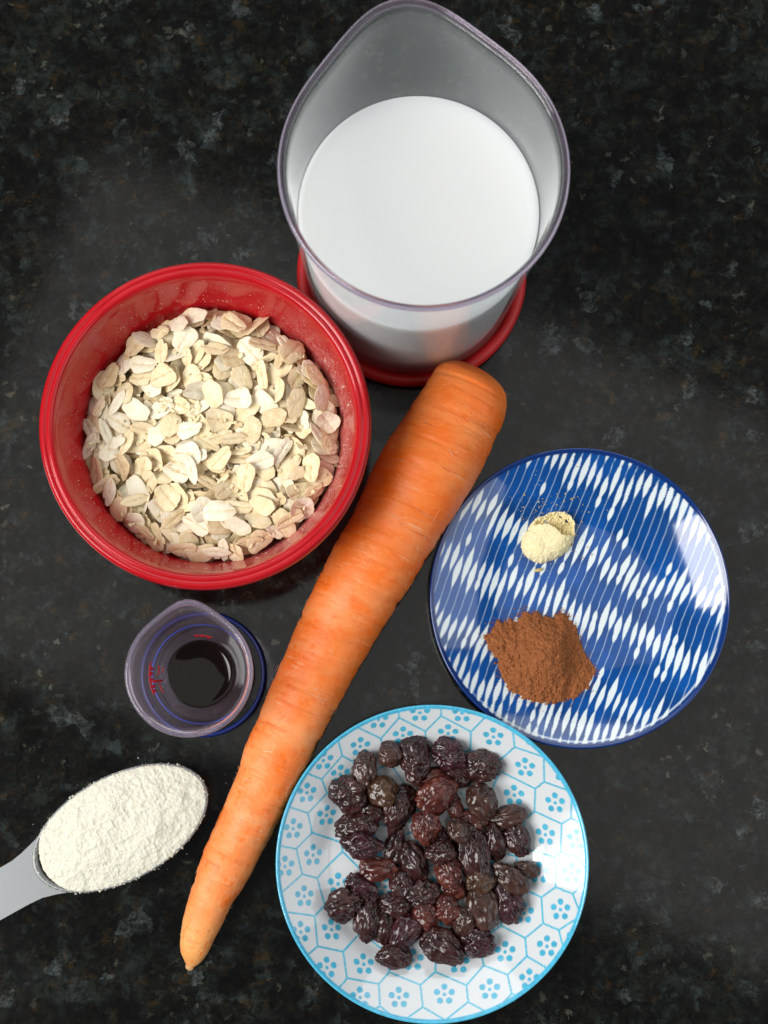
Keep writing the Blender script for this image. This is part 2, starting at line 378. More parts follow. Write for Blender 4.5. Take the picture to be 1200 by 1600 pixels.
HN, HS = 240, 0.1 / 240                                  # height map of the heap, bowl-centred
gx = (np.arange(HN) + 0.5) * HS - 0.05; GX, GY = np.meshgrid(gx, gx, indexing='ij'); GR = np.hypot(GX, GY)
heap = 0.0255 + 0.055 * GX + 0.0030 * (1 - (GR / 0.046) ** 2) + 0.0018 * vnoise(np.stack([GX.ravel() * 70, GY.ravel() * 70, 0 * GX.ravel()], 1), 5).reshape(GX.shape)
Hm = heap.copy(); Hm[GR > 0.0475] = 0.2
def footprint(cx, cy, rad):
    i0, i1 = max(0, int((cx - rad + 0.05) / HS)), min(HN, int((cx + rad + 0.05) / HS) + 2)
    j0, j1 = max(0, int((cy - rad + 0.05) / HS)), min(HN, int((cy + rad + 0.05) / HS) + 2)
    return slice(i0, i1), slice(j0, j1)
def drop_oat(kind, tries, tilt):
    sh, a_, b_ = OAT[kind][:3]; best = None
    for _ in range(tries):
        ang = rng.uniform(0, 2 * np.pi); rad = 0.0455 * math.sqrt(rng.random())
        cx, cy = rad * math.cos(ang), rad * math.sin(ang)
        sl = footprint(cx, cy, 0.003); v = float(np.mean(Hm[sl] - heap[sl]))
        if best is None or v < best[0]: best = (v, cx, cy)
    _, cx, cy = best
    lim = 0.046 - 0.25 * a_
    if math.hypot(cx, cy) > lim: s = lim / math.hypot(cx, cy); cx *= s; cy *= s
    sl = footprint(cx, cy, a_); X, Y, Z = GX[sl] - cx, GY[sl] - cy, Hm[sl]
    yaw = rng.uniform(0, 2 * np.pi); c, s = math.cos(yaw), math.sin(yaw)
    lx, ly = (X * c + Y * s) / a_, (-X * s + Y * c) / b_
    d2 = lx ** 2 + ly ** 2; msk = (d2 < 1) & (Z < 0.1)
    if msk.sum() < 6: return None
    A = np.stack([X[msk], Y[msk], np.ones(msk.sum())], 1); k = np.linalg.lstsq(A, Z[msk], rcond=None)[0]
    gx_, gy_ = np.clip(k[:2], -0.7, 0.7)
    t = abs(rng.normal(0, tilt)); td = rng.uniform(0, 6.28)
    gx_ += math.tan(min(t, 1.0)) * math.cos(td); gy_ += math.tan(min(t, 1.0)) * math.sin(td)
    plane = gx_ * X + gy_ * Y
    dz = np.sort((Z - plane)[msk]); zc = float(dz[int(len(dz) * 0.93)]) + 0.0003
    zc = min(zc, float(np.mean(Z[msk])) + 0.0022)
    nrm = Vector((-gx_, -gy_, 1)).normalized()
    xa = Vector((c, s, 0)); xa = (xa - nrm * xa.dot(nrm)).normalized(); ya = nrm.cross(xa)
    M = Matrix((( xa.x, ya.x, nrm.x, cx), (xa.y, ya.y, nrm.y, cy), (xa.z, ya.z, nrm.z, zc), (0, 0, 0, 1)))
    top = plane + zc + 0.00035 * (1 - d2)
    Z[msk] = np.maximum(Z[msk], top[msk])
    return M, nrm.z
def pick(): return int(rng.choice(12, p=[.11, .09, .13, .11, .11, .09, .06, .08, .07, .05, .07, .03]))
# hidden lower layers as one mass
Vs, Qs, Ts, Es, off = [], [], [], [], 0
for i in range(420):
    kd = pick(); r_ = drop_oat(kd, 4, 0.22)
    if r_ is None: continue
    Mx = np.array(r_[0]); V = OAT[kd][3] @ Mx[:3, :3].T + Mx[:3, 3]
    Vs.append(V); Qs.append(OAT[kd][4][0] + off); Ts.append(OAT[kd][4][1] + off); Es.append(OAT[kd][5]); off += len(V)
# core under the lower layers
cv, cf = lathe([(0, 0.0075), (0.030, 0.0085), (0.038, 0.013), (0.0425, 0.020), (0.043, 0.0235), (0.030, 0.0255), (0, 0.0265)], 48)
cv[:, 2] += np.where(cv[:, 2] > 0.019, 0.05 * cv[:, 0], 0)
Vs.append(cv); Qs.append(cf[0] + off); Ts.append(cf[1] + off); Es.append(np.zeros(len(cv), np.float32))
me = mesh('oat_bed', np.concatenate(Vs), [np.concatenate(Qs), np.concatenate(Ts)])
at_ = me.attributes.new('edge', 'FLOAT', 'POINT'); at_.data.foreach_set('value', np.concatenate(Es))
o = link('rolled_oats', me, OATM['golden tan']); o.location = (*BC, 0)
tag(o, 'lower layers of rolled oats packed under the top flakes in the red bowl', 'oats', kind='stuff')
clock = ['three', 'two', 'one', 'twelve', 'eleven', 'ten', 'nine', 'eight', 'seven', 'six', 'five', 'four']
placed = 0; poses = []
while placed < 300:
    kd = pick(); steep = rng.random() < 0.16
    r_ = drop_oat(kd, 7, 0.6 if steep else 0.17)
    if r_ is None: continue
    Mx, nz = r_; tone = str(rng.choice(list(OATM), p=[.52, .15, .33])); poses.append((kd, Mx, nz, tone)); placed += 1
named = {}
for kd, Mx, nz, tone in poses:
    o = bpy.data.objects.new('oat_flake', OAT[kd][6][tone]); COL.objects.link(o)
    o.matrix_world = Matrix.Translation((*BC, 0)) @ Mx
    x, y = Mx[0][3], Mx[1][3]; rad = math.hypot(x, y); hr = clock[int(round(math.degrees(math.atan2(y, x)) / 30)) % 12]
    where = 'at the middle of the heap' if rad < 0.010 else ('halfway out' if rad < 0.024 else 'in the outer heap' if rad < 0.037 else 'against the bowl wall') + ' towards %s o\'clock' % hr
    pose = 'flat' if nz > 0.955 else 'tilted' if nz > 0.86 else 'upturned'
    named.setdefault('%s %s %s oat flake %s' % (pose, tone, OAT[kd][0], where), []).append((rad, o))
for lab, alike in named.items():
    alike.sort(key=lambda t_: t_[0])
    for n_, (rad, o) in enumerate(alike):
        which = '' if len(alike) == 1 else ', inner one' if n_ == 0 else ', outer one' if n_ == len(alike) - 1 else ', middle one'
        tag(o, lab + which, 'oat flake', 'rolled oat flakes heaped in the red bowl')
dh = (Hm - heap)[GR < 0.042]
# broken bits and oat flour lying between the top flakes
bv, bf, be, off = [], [], [], 0
for i in range(650):
    a_ = rng.uniform(0, 6.28); rad = 0.0445 * math.sqrt(rng.random()); cx, cy = rad * math.cos(a_), rad * math.sin(a_)
    sl = footprint(cx, cy, 0.0006); zt = float(Hm[sl].max())
    if zt > 0.1 or zt - float(heap[sl].mean()) > float(np.percentile(dh, 40)): continue
    kd = int(rng.choice([7, 8, 11])); sc = rng.uniform(0.10, 0.42); V = OAT[kd][3] * np.array([sc, sc, max(sc, .5)]); c, q_ = math.cos(a_ * 7), math.sin(a_ * 7); tl = rng.normal(0, .5, 2)
    V = V @ np.array([(c, q_, 0), (-q_, c, 0), (0, 0, 1)]); V[:, 2] += V[:, 0] * tl[0] + V[:, 1] * tl[1] + zt + 0.0001; V[:, 0] += cx; V[:, 1] += cy
    bv.append(V); bf.append([OAT[kd][4][0] + off, OAT[kd][4][1] + off]); be.append(OAT[kd][5] * 0.3); off += len(V)
me = mesh('oat_bits', np.concatenate(bv), [np.concatenate([x[0] for x in bf]), np.concatenate([x[1] for x in bf])])
at_ = me.attributes.new('edge', 'FLOAT', 'POINT'); at_.data.foreach_set('value', np.concatenate(be))
o = link('oat_crumbs', me, OATM['pale cream']); o.location = (*BC, 0)
tag(o, 'small white oat crumbs lying between the flakes in the red bowl', 'oats', kind='stuff')
# loose oat flour on the bowl
def specks(n, fn, size, seed):
    r_ = np.random.default_rng(seed); base = np.array([(1, 0, 0), (-.5, .87, 0), (-.5, -.87, 0), (0, 0, 1.0), (0, 0, -0.6)])
    fc = np.array([(0, 1, 3), (1, 2, 3), (2, 0, 3), (1, 0, 4), (2, 1, 4), (0, 2, 4)])
    V, Fc = [], []
    for i in range(n):
        p_ = fn(r_)
        if p_ is None: continue
        s = size * np.exp(r_.normal(0, 0.45)); a = r_.uniform(0, 6.28); c, q = math.cos(a), math.sin(a)
        b = base * s * r_.uniform(0.6, 1.3, 3); b = b @ np.array([(c, q, 0), (-q, c, 0), (0, 0, 1)])
        Fc.append(fc + len(V) * 5); V.append(b + p_)
    return mesh('specks', np.concatenate(V), [np.concatenate(Fc)])
def on_wall(r_):
    a = r_.uniform(0, 6.28); z = 0.0535 - abs(r_.normal(0, 0.012)) if r_.random() < 0.35 else 0.036 + abs(r_.normal(0, 0.004))
    if z < 0.028 or z > 0.0535: return None
    if r_.random() > 0.35 + 0.65 * max(0, math.cos(a + 0.1)): return None
    r = float(bowl_r(z)) - 0.00005; return np.array([r * math.cos(a), r * math.sin(a), z])
o = link('oat_dust', specks(1500, on_wall, 0.00014, 3), dust_m, flat=True); o.location = (*BC, 0)
tag(o, 'fine pale oat dust clinging to the inside wall of the red bowl', 'oat dust', kind='stuff')

# ------------------------------------------------------------------ carrot
Lp = [(702, 559), (684, 571), (666, 601), (633, 647), (605, 689), (577, 745), (549, 811), (521, 857), (493, 909), (465, 974), (437, 1035), (413, 1093), (394, 1143), (378, 1184), (370, 1209), (357, 1240), (345, 1271), (322, 1318), (307, 1359), (292, 1412), (283, 1456), (279, 1483), (285, 1503), (294, 1513)]
Rp = [(738, 562), (776, 586), (791, 612), (792, 632), (785, 661), (762, 713), (741, 759), (703, 815), (675, 857), (647, 904), (615, 955), (587, 997), (562, 1041), (541, 1078), (519, 1121), (497, 1162), (482, 1196), (460, 1237), (435, 1287), (413, 1324), (397, 1356), (382, 1384), (360, 1418), (344, 1452), (322, 1496), (304, 1513)]
def world(P_, z): return np.array([at(x, y, zz) for (x, y), zz in zip(P_, np.broadcast_to(z, len(P_)))])
A0, A1 = at(721, 558, .012), at(298, 1514, .003); ax = (A1 - A0) / np.hypot(*(A1 - A0)); nv = np.array([-ax[1], ax[0]]); CL = float(np.hypot(*(A1 - A0)))
zl, zr = np.full(len(Lp), .012), np.full(len(Rp), .012)
for it in range(6):
    Lw, Rw = world(Lp, zl), world(Rp, zr)
    ul, vl = (Lw - A0) @ ax, (Lw - A0) @ nv; ur, vr = (Rw - A0) @ ax, (Rw - A0) @ nv
    il, ir = np.argsort(ul), np.argsort(ur)
    U = np.linspace(0, CL, 60); VL, VR = np.interp(U, ul[il], vl[il]), np.interp(U, ur[ir], vr[ir])
    RA = np.abs(VL - VR) / 2; zl, zr = np.interp(ul, U, RA), np.interp(ur, U, RA)
NU, NP = 520, 176
u = CL * np.linspace(0, 1, NU); ker = np.exp(-0.5 * (np.arange(-12, 13) / 5.0) ** 2); ker /= ker.sum()
def sm(y): return np.convolve(np.pad(y, 12, mode='edge'), ker, 'valid')
ra = sm(np.interp(u, U, RA)); ce = sm(np.interp(u, U, (VL + VR) / 2))
e0 = 0.0090; ra *= np.where(u < e0, np.sqrt(np.clip(1 - (1 - u / e0) ** 3.0, 0, 1)) * 0.98 + 0.02, 1)
e1 = 0.005; w_ = CL - u; ra *= np.where(w_ < e1, np.sqrt(np.clip(1 - (1 - w_ / e1) ** 2, 0, 1)) * 0.72 + 0.28, 1)
th = np.linspace(0, 2 * np.pi, NP, endpoint=False); UU, TH = np.meshgrid(u, th, indexing='ij'); RR = np.broadcast_to(ra[:, None], UU.shape)
q3 = np.stack([UU, 0.012 * np.cos(TH), 0.012 * np.sin(TH)], -1).reshape(-1, 3)
d = 0.00085 * fbm(q3 * np.array([60, 45, 45]), 3, 11) + 0.00028 * fbm(q3 * np.array([420, 60, 60]), 3, 21)
gro = fbm(q3 * np.array([260, 34, 34]), 2, 31); d -= 0.00060 * np.clip(gro - 0.34, 0, 1) * 2.0
d += 0.00010 * fbm(q3 * np.array([1500, 700, 700]), 2, 41)
RD = RR + d.reshape(UU.shape) * np.clip(RR / 0.008, 0.25, 1)
zc = ra * 0.99
cx = A0[0] + ax[0] * UU + nv[0] * (ce[:, None] + RD * np.cos(TH)); cy = A0[1] + ax[1] * UU + nv[1] * (ce[:, None] + RD * np.cos(TH)); cz = np.maximum(zc[:, None] + RD * np.sin(TH), 0.0002)
V = np.stack([cx, cy, cz], -1).reshape(-1, 3); k = np.arange(NP); k1 = (k + 1) % NP
q = np.concatenate([np.stack([i * NP + k, i * NP + k1, (i + 1) * NP + k1, (i + 1) * NP + k], 1) for i in range(NU - 1)])
V = np.vstack([V, [[*(A0 + nv * ce[0]), zc[0]], [*(A1 + nv * ce[-1] + ax * 0.0006), zc[-1]]]]); n0 = NU * NP
t = np.concatenate([np.stack([np.full(NP, n0), k1, k], 1), np.stack([np.full(NP, n0 + 1), (NU - 1) * NP + k, (NU - 1) * NP + k1], 1)])
me = mesh('carrot', V, [q, t])
uvw = np.vstack([q3, [[0, 0, 0], [CL, 0, 0]]]).astype(np.float32)
at_ = me.attributes.new('skin', 'FLOAT_VECTOR', 'POINT'); at_.data.foreach_set('vector', uvw.ravel())
g = NT('carrot_skin'); sk = g.n('Attribute', attribute_name='skin').outputs['Vector']
def skn(sx, sy, sc, det=4, ro=0.6, dist=0.0): return g.noise(g.n('Mapping', {0: sk, 'Scale': (sx, sy, sy)}).outputs[0], sc, det, ro, dist)
un = g.math('DIVIDE', g.n('SeparateXYZ', {0: sk}).outputs[0], CL)
c = g.mix(g.ramp(skn(1.0, 1.0, 75, 5, 0.65), [(0.38, 0.0), (0.62, 1.0)]), (0.95, 0.160, 0.003), (0.94, 0.245, 0.045))
palef = g.math('MULTIPLY', g.ramp(skn(2.0, 0.7, 60, 4, 0.6), [(0.44, 0.0), (0.66, 1.0)]), g.ramp(un, [(0.12, 0.35), (0.55, 0.95)]))
c = g.mix(g.math('MULTIPLY', palef, 0.8), c, (0.93, 0.34, 0.115))
c = g.mix(g.ramp(un, [(0.45, 0.0), (0.80, 0.26)]), c, (0.94, 0.42, 0.17))
c = g.mix(g.ramp(un, [(0.90, 0.0), (0.955, 0.75)]), c, (0.86, 0.44, 0.14))
c = g.mix(g.ramp(skn(1.0, 1.0, 190, 3, 0.6), [(0.57, 0.0), (0.70, 0.85)]), c, (0.93, 0.17, 0.003))
c = g.mix(g.ramp(skn(7.0, 0.7, 75, 4, 0.6, 0.3), [(0.60, 0.0), (0.72, 0.55)]), c, (0.66, 0.085, 0.012))
c = g.mix(g.ramp(skn(9.0, 0.8, 90, 3, 0.6, 0.4), [(0.64, 0.0), (0.72, 0.6)]), c, (0.94, 0.50, 0.26))
c = g.mix(g.ramp(g.voro(sk, 520), [(0.05, 0.6), (0.12, 0.0)]), c, (0.90, 0.50, 0.28))
c = g.mix(g.math('MULTIPLY', g.ramp(skn(4.0, 0.9, 260, 3, 0.6), [(0.66, 0.0), (0.74, 0.75)]), g.ramp(skn(1, 1, 50, 2), [(0.48, 0.0), (0.60, 1.0)])), c, (0.34, 0.085, 0.025))
carrot_m = g.bsdf(color=c, rough=g.ramp(skn(1, 1, 90), [(0.3, 0.34), (0.7, 0.54)]), spec=0.45, sss=0.10, ssss=0.002, sssr=(1.0, 0.35, 0.1),
                  normal=g.bump(skn(9, 1.0, 150, 5, 0.75), 0.26, 0.0008, g.bump(skn(1, 1, 1000, 4, 0.75), 0.35, 0.0005)))
carrot = link('carrot', me, carrot_m)
tag(carrot, 'long tapering orange carrot lying diagonally between the bowl and plates', 'carrot')
# fine root hairs and scratches of skin
hv, hf = [], []
hr = np.random.default_rng(5)
for i in range(150):
    iu = int(hr.integers(25, NU - 20)); t0 = hr.uniform(0.12, np.pi - 0.12) if hr.random() < 0.75 else hr.choice([0.05, np.pi - 0.05])
    ln = 0.0016 * math.exp(hr.normal(0, 0.6)) if i > 5 else 0.008; dirt = hr.normal(0, 0.6); n = 6; wdt = hr.uniform(0.00005, 0.00011)
    uu, tt = u[iu], t0
    for j in range(n + 1):
        s = j / n; r = np.interp(uu, u, ra) + 0.00015 + 0.00030 * s * hr.random(); ww = wdt * (1 - 0.7 * s)
        for sgn in (-1, 1):
            for dr in (0, ww):
                r2 = r + dr; ut = uu + sgn * ww
                hv.append((A0[0] + ax[0] * ut + nv[0] * (np.interp(ut, u, ce) + r2 * math.cos(tt)), A0[1] + ax[1] * ut + nv[1] * (np.interp(ut, u, ce) + r2 * math.cos(tt)), np.interp(uu, u, zc) + r2 * math.sin(tt)))
        if j:
            b = len(hv) - 8
            hf += [(b, b + 1, b + 5, b + 4), (b + 2, b + 6, b + 7, b + 3), (b + 1, b + 3, b + 7, b + 5), (b, b + 4, b + 6, b + 2)]
        uu += ln / n * math.sin(dirt); tt += ln / n / max(0.004, r) * math.cos(dirt) * (1 if i % 2 else -1); dirt += hr.normal(0, 0.25)
hair_m = simple('root_hair', (0.85, 0.55, 0.36), 0.6)
o = link('root_hair', mesh('root_hair', np.array(hv), [np.array(hf)]), hair_m, carrot); o['kind'] = 'stuff'
# pale broken root end at the tip
tv, tf = lathe([(0, 0.0013), (0.0010, 0.0010), (0.0015, 0.0003), (0.0017, -0.0015), (0, -0.0018)], 14, lambda ph, r, z: r * (1 + 0.14 * np.sin(3 * ph + 900 * z)))
tv = np.stack([tv[:, 2] , tv[:, 0], tv[:, 1]], 1)
tpos = A1 + nv * ce[-1]
tw = np.stack([tpos[0] + ax[0] * tv[:, 0] + nv[0] * tv[:, 1], tpos[1] + ax[1] * tv[:, 0] + nv[1] * tv[:, 1], zc[-1] + tv[:, 2]], 1)
link('root_tip', mesh('root_tip', tw, tf), simple('root_tip', (0.55, 0.30, 0.13), 0.7), carrot)

# ------------------------------------------------------------------ plates
def plate_profile(fin, Rr, thick, foot, nr):
    ri = np.linspace(0, 1, nr) ** 0.9 * (Rr - 0.0008)
    inner = [(r, float(fin(r))) for r in ri[::-1]]
    zt = float(fin(Rr))
    edge = [(Rr + 0.0001, zt - 0.0012), (Rr + 0.0004, zt - 0.0004), (Rr + 0.0002, zt + 0.0002), (Rr - 0.0003, zt + 0.00035)]
    ro = np.linspace(foot + 0.003, Rr - 0.0006, 14)
    outer = [(0, 0.0022), (foot - 0.0015, 0.0022), (foot - 0.001, 0.0), (foot + 0.001, 0.0), (foot + 0.002, 0.0016)] + [(r, max(0.0018, float(fin(r)) - thick)) for r in ro]
    return outer, edge, inner
def make_plate(name, fin, Rr, thick, foot, nr, nphi, loc, mat, printer):
    outer, edge, inner = plate_profile(fin, Rr, thick, foot, nr)
    V, Fs = lathe(outer + edge + inner, nphi); me = mesh(name, V, Fs)
    rr = np.linspace(0, Rr + 0.002, 900); s = np.concatenate([[0], np.cumsum(np.hypot(np.diff(rr), np.diff(fin(rr))))])
    r = np.hypot(V[:, 0], V[:, 1]); k = np.interp(r, rr, s) / np.maximum(r, 1e-6) * 1000
    n_under = 1 + (len(outer) - 1) * nphi
    under = np.arange(len(V)) < n_under
    col = printer(V[:, 0] * k, V[:, 1] * k, r, under)
    a = me.color_attributes.new('print', 'FLOAT_COLOR', 'POINT'); a.data.foreach_set('color', np.concatenate([col, np.ones((len(col), 1))], 1).astype(np.float32).ravel())
    o = link(name, me, mat); o.location = loc; return o

# blue striped plate
PB = at(906.5, 932.5, 0.015); RB = 0.0557
def fin_b(r): return 0.0050 + 0.0100 * np.clip((np.asarray(r, float) - 0.026) / (RB - 0.026), 0, 1.2) ** 1.45
BANDS = [46.0, 17.0, -4.3, -29.5, -43.5, -57.0, 62.0]
def print_blue(X, Y, r, under):
    a = math.radians(22.0); dx, dy = math.sin(a), math.cos(a)
    v = X * dx + Y * dy; w = X * dy - Y * dx                 # along / across the lines, mm
    w = w + 0.40 * np.sin(v * 0.13 + 0.8) + 0.10 * vnoise(np.stack([v * 0.45, np.round(w / 3.12) * 3.7, 0 * v], 1), 18) + 0.25 * vnoise(np.stack([v * 0.09, w * 0.05, 0 * v], 1), 8)
    sp = 3.12; li = np.round(w / sp); wid = np.full(len(X), 0.12)
    lr = np.random.default_rng(12); tab = lr.random((120, len(BANDS), 4)); L = (li + 60).astype(int) % 120
    shift = np.zeros(len(X))
    for b, vb in enumerate(BANDS):
        c = vb + 6.2 * (tab[L, b, 0] - 0.5) + 1.6 * np.sin(li * 0.45 + b * 2.0); hl = 5.2 + 4.2 * tab[L, b, 1] ** 1.5; t = (v - c) / hl
        t = np.where(t < 0, t * 0.9, t * 1.05)
        at_ = np.clip(np.abs(t), 0, 1); shape = (1 - at_ ** 1.8) ** 1.5
        wid = np.maximum(wid, 0.12 + shape * (0.64 + 0.50 * tab[L, b, 2]))
    for e_ in range(3):                                      # stray short dashes between the bands
        t = np.clip(np.abs(v - (lr.random(120)[L] * 110 - 55)) / 3.2, 0, 1); wid = np.maximum(wid, 0.12 + (1 - t ** 2) ** 1.5 * 0.75 * (lr.random(120)[L] < 0.45))
    dist = np.abs(w - li * sp - 0.25 * (tab[L, 0, 3] - 0.5))
    edge = smooth(-dist, -wid - 0.13, -wid + 0.13)
    blue = np.array((0.0008, 0.062, 0.27)); white = np.array((0.70, 0.78, 0.80))
    tone = 0.5 + 0.5 * fbm(np.stack([X * 0.12, Y * 0.12, 0 * X], 1), 4, 3)
    bl = blue * (0.55 + 0.9 * tone)[:, None]
    wc = white * smooth(wid, 0.14, 0.45)[:, None] + np.array((0.36, 0.50, 0.66)) * (1 - smooth(wid, 0.14, 0.45))[:, None]
    col = bl * (1 - edge)[:, None] + wc * edge[:, None]
    ph = np.arctan2(Y, X)
    rim = smooth(r, RB - 0.0017, RB - 0.0014)[:, None]; col = col * (1 - rim) + np.array((0.002, 0.028, 0.16)) * rim
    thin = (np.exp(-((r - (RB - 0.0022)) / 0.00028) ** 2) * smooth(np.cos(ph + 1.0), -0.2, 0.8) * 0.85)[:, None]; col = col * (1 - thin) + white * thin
    col[under] = (0.006, 0.035, 0.22)
    return col
make_plate('spice_plate', fin_b, RB, 0.0028, 0.027, 190, 900, (*PB, 0), blue_china, print_blue)
tag(bpy.data.objects['spice_plate'], 'round blue plate with white dashed lines, holding two small spice heaps', 'plate')

# pale plate with hexagons and five-petal flowers
PR = at(676, 1348, 0.018); RR_ = 0.0566
_pr = np.linspace(0, 0.12, 2401); _ps = 0.70 * smooth(_pr, 0.0345, 0.0420); _pz = 0.005 + np.concatenate([[0], np.cumsum((_ps[1:] + _ps[:-1]) / 2 * np.diff(_pr))])
def fin_r(r): return np.interp(np.asarray(r, float), _pr, _pz)
CELLS = np.array([(-4.6, 57.3), (11.9, 57.2), (-20.9, 54.8), (-27.5, 43.5), (-10.9, 47.2), (6.5, 48.0), (24.0, 47.3), (-42.2, 38.9), (-48.4, 26.3), (36.1, 35.3), (-34.8, 32.4), (31.2, 23.4), (-39.4, 16.5), (-53.6, 12.6), (47.6, 22.0), (-44.7, 1.9), (43.1, 9.2), (56.1, 8.4), (-56.9, -1.5), (-48.7, -13.1), (53.6, -4.6), (49.1, -18.3), (-37.8, -25.6), (-50.7, -26.2), (-25.7, -38.3), (-40.6, -39.6), (27.4, -33.9), (43.8, -32.0), (4.5, -49.6), (-12.8, -50.8), (21.7, -47.9), (37.0, -44.3), (-27.9, -50.8), (-34.5, -9.0), (-6.9, -36.6), (10.0, -37.7), (34.3, -19.7), (40.2, -5.0), (-17.0, -10.1), (-21.1, 4.6), (-16.0, 20.8), (-1.4, 31.0), (15.7, 29.9), (26.3, 9.5), (23.1, -4.6), (17.8, -18.7), (2.4, -20.7), (-15.0, -23.6), (-2.6, 4.5), (11.8, 4.5), (3.5, -8.6), (-6.7, 16.7), (10.9, 16.7), (39.8, 48.5), (51.1, 34.9), (60.7, 21.2), (63.1, 2.0), (61.8, -12.9), (55.6, -28.6), (-55, 38), (-66, 20), (-70, -10), (-64, -34), (-50, -54), (-22, -62), (-4, -64), (14, -62), (32, -58), (46, -48)])
def print_hex(X, Y, r, under):
    n = len(X); d1 = np.full(n, 1e9); d2 = np.full(n, 1e9); i1 = np.zeros(n, int); i2 = np.zeros(n, int)
    for i, (cx, cy) in enumerate(CELLS):
        dd = (X - cx) ** 2 + (Y - cy) ** 2
        c1 = dd < d1; c2 = (~c1) & (dd < d2)
        d2 = np.where(c1, d1, np.where(c2, dd, d2)); i2 = np.where(c1, i1, np.where(c2, i, i2)); d1 = np.where(c1, dd, d1); i1 = np.where(c1, i, i1)
    sep = np.hypot(*(CELLS[i1] - CELLS[i2]).T); de = (d2 - d1) / (2 * np.maximum(sep, 1e-6))
    ln = smooth(-de, -0.48, -0.28)
    rel = np.stack([X, Y], 1) - CELLS[i1]; dots = np.full(n, 9.0)
    for k in range(5):
        an = math.pi / 2 + k * 2 * math.pi / 5; dots = np.minimum(dots, np.hypot(rel[:, 0] - 2.95 * math.cos(an), rel[:, 1] - 2.95 * math.sin(an)) - 1.22)
    dots = np.minimum(dots, np.hypot(*rel.T) - 0.72)
    dt = smooth(-dots, -0.1, 0.1)
    white = np.array((0.62, 0.65, 0.67)); cyan = np.array((0.065, 0.40, 0.58)); lcol = np.array((0.085, 0.44, 0.60))
    col = np.broadcast_to(white, (n, 3)).copy()
    tone = (0.85 + 0.3 * (0.5 + 0.5 * vnoise(np.stack([X * 1.1, Y * 1.1, 0 * X], 1), 4)))[:, None]
    col = col * (1 - ln[:, None]) + lcol * tone * ln[:, None]; col = col * (1 - dt[:, None]) + cyan * tone * dt[:, None]
    rim = smooth(r, RR_ - 0.00135, RR_ - 0.00115)[:, None]; col = col * (1 - rim) + np.array((0.075, 0.46, 0.68)) * tone * rim
    col[under] = (0.10, 0.52, 0.74)
    return col
make_plate('raisin_plate', fin_r, RR_, 0.0030, 0.026, 210, 900, (*PR, 0), pale_china, print_hex)
tag(bpy.data.objects['raisin_plate'], 'round white plate printed with turquoise hexagons and flowers, holding raisins', 'plate')

# ------------------------------------------------------------------ spice heaps
def poly_sd(X, Y, P_):
    """signed distance to polygon, positive inside"""
    d = np.full(X.shape, 1e9); ins = np.zeros(X.shape, bool); n = len(P_)
    for i in range(n):
        (x0, y0), (x1, y1) = P_[i], P_[(i + 1) % n]; ex, ey = x1 - x0, y1 - y0
        t = np.clip(((X - x0) * ex + (Y - y0) * ey) / (ex * ex + ey * ey), 0, 1)
        d = np.minimum(d, np.hypot(X - x0 - t * ex, Y - y0 - t * ey))
        c = ((y0 > Y) != (y1 > Y)) & (X < (x1 - x0) * (Y - y0) / (y1 - y0 + 1e-15) + x0); ins ^= c
    return np.where(ins, d, -d)
def heightfield(name, x0, x1, y0, y1, step, fn, mat, base):
    """sheet z = fn over base, closed by a skirt onto base; cells where fn <= 0 are left out"""
    xs, ys = np.arange(x0, x1, step), np.arange(y0, y1, step); X, Y = np.meshgrid(xs, ys, indexing='ij'); h = fn(X, Y); b = base(X, Y)
    keep = h > 0; full = keep[:-1, :-1] | keep[1:, :-1] | keep[1:, 1:] | keep[:-1, 1:]
    Z = b + np.where(keep, h, -0.0003); idx = np.arange(X.size).reshape(X.shape)
    q = np.stack([idx[:-1, :-1], idx[1:, :-1], idx[1:, 1:], idx[:-1, 1:]], -1)[full]
    used = np.zeros(X.size, bool); used[q.ravel()] = True; remap = np.cumsum(used) - 1
    V = np.stack([X, Y, Z], -1).reshape(-1, 3)[used]
    return link(name, mesh(name, V, [remap[q]]), mat)
def base_b(X, Y): return fin_b(np.hypot(X - PB[0], Y - PB[1]))
cin = [(250, 740), (285, 708), (302, 680), (322, 690), (345, 675), (372, 684), (385, 660), (402, 648), (432, 658), (440, 650), (470, 664), (510, 672), (520, 656), (538, 650), (556, 664), (580, 686), (600, 722), (612, 775), (640, 830), (664, 862), (650, 890), (632, 930), (592, 963), (520, 985), (450, 987), (390, 966), (340, 941), (308, 880), (296, 822), (268, 788)]
CP = np.array([at(650 + x / 2.353, 680 + y / 2.353, 0.0065) for x, y in cin]); CK = at(650 + 490 / 2.353, 680 + 800 / 2.353, 0.012)
def h_cin(X, Y):
    p3 = np.stack([X.ravel(), Y.ravel(), 0 * X.ravel()], 1)
    sd = poly_sd(X, Y, CP) + 0.0009 * fbm(p3 * 900, 3, 61).reshape(X.shape)
    dk = np.hypot((X - CK[0]) * 1.0, (Y - CK[1]) * 0.85)
    h = np.minimum(sd * 0.85, 0.0020 + sd * 0.32) * 1.0 + 0.0052 * np.exp(-(dk / 0.0085) ** 2)
    rx = X - CK[0] - 0.0045
    h -= 0.0022 * smooth(rx, 0, 0.004) * np.clip(sd / 0.006, 0, 1)
    n1 = fbm(p3 * 260, 3, 51).reshape(X.shape); n2 = fbm(p3 * 1300, 3, 52).reshape(X.shape); n3 = fbm(p3 * np.array([520, 300, 1]), 3, 57, ridged=True).reshape(X.shape)
    h += np.clip(sd / 0.003, 0, 1) * (0.0009 * n1 + 0.00055 * n2 - 0.0006 * np.clip(n3, 0, 1))
    return np.where(sd > 0, np.maximum(h, 0.00015), -1)
o = heightfield('cinnamon_powder', CP[:, 0].min() - .001, CP[:, 0].max() + .001, CP[:, 1].min() - .001, CP[:, 1].max() + .001, 0.00016, h_cin, cinnamon_m, base_b)
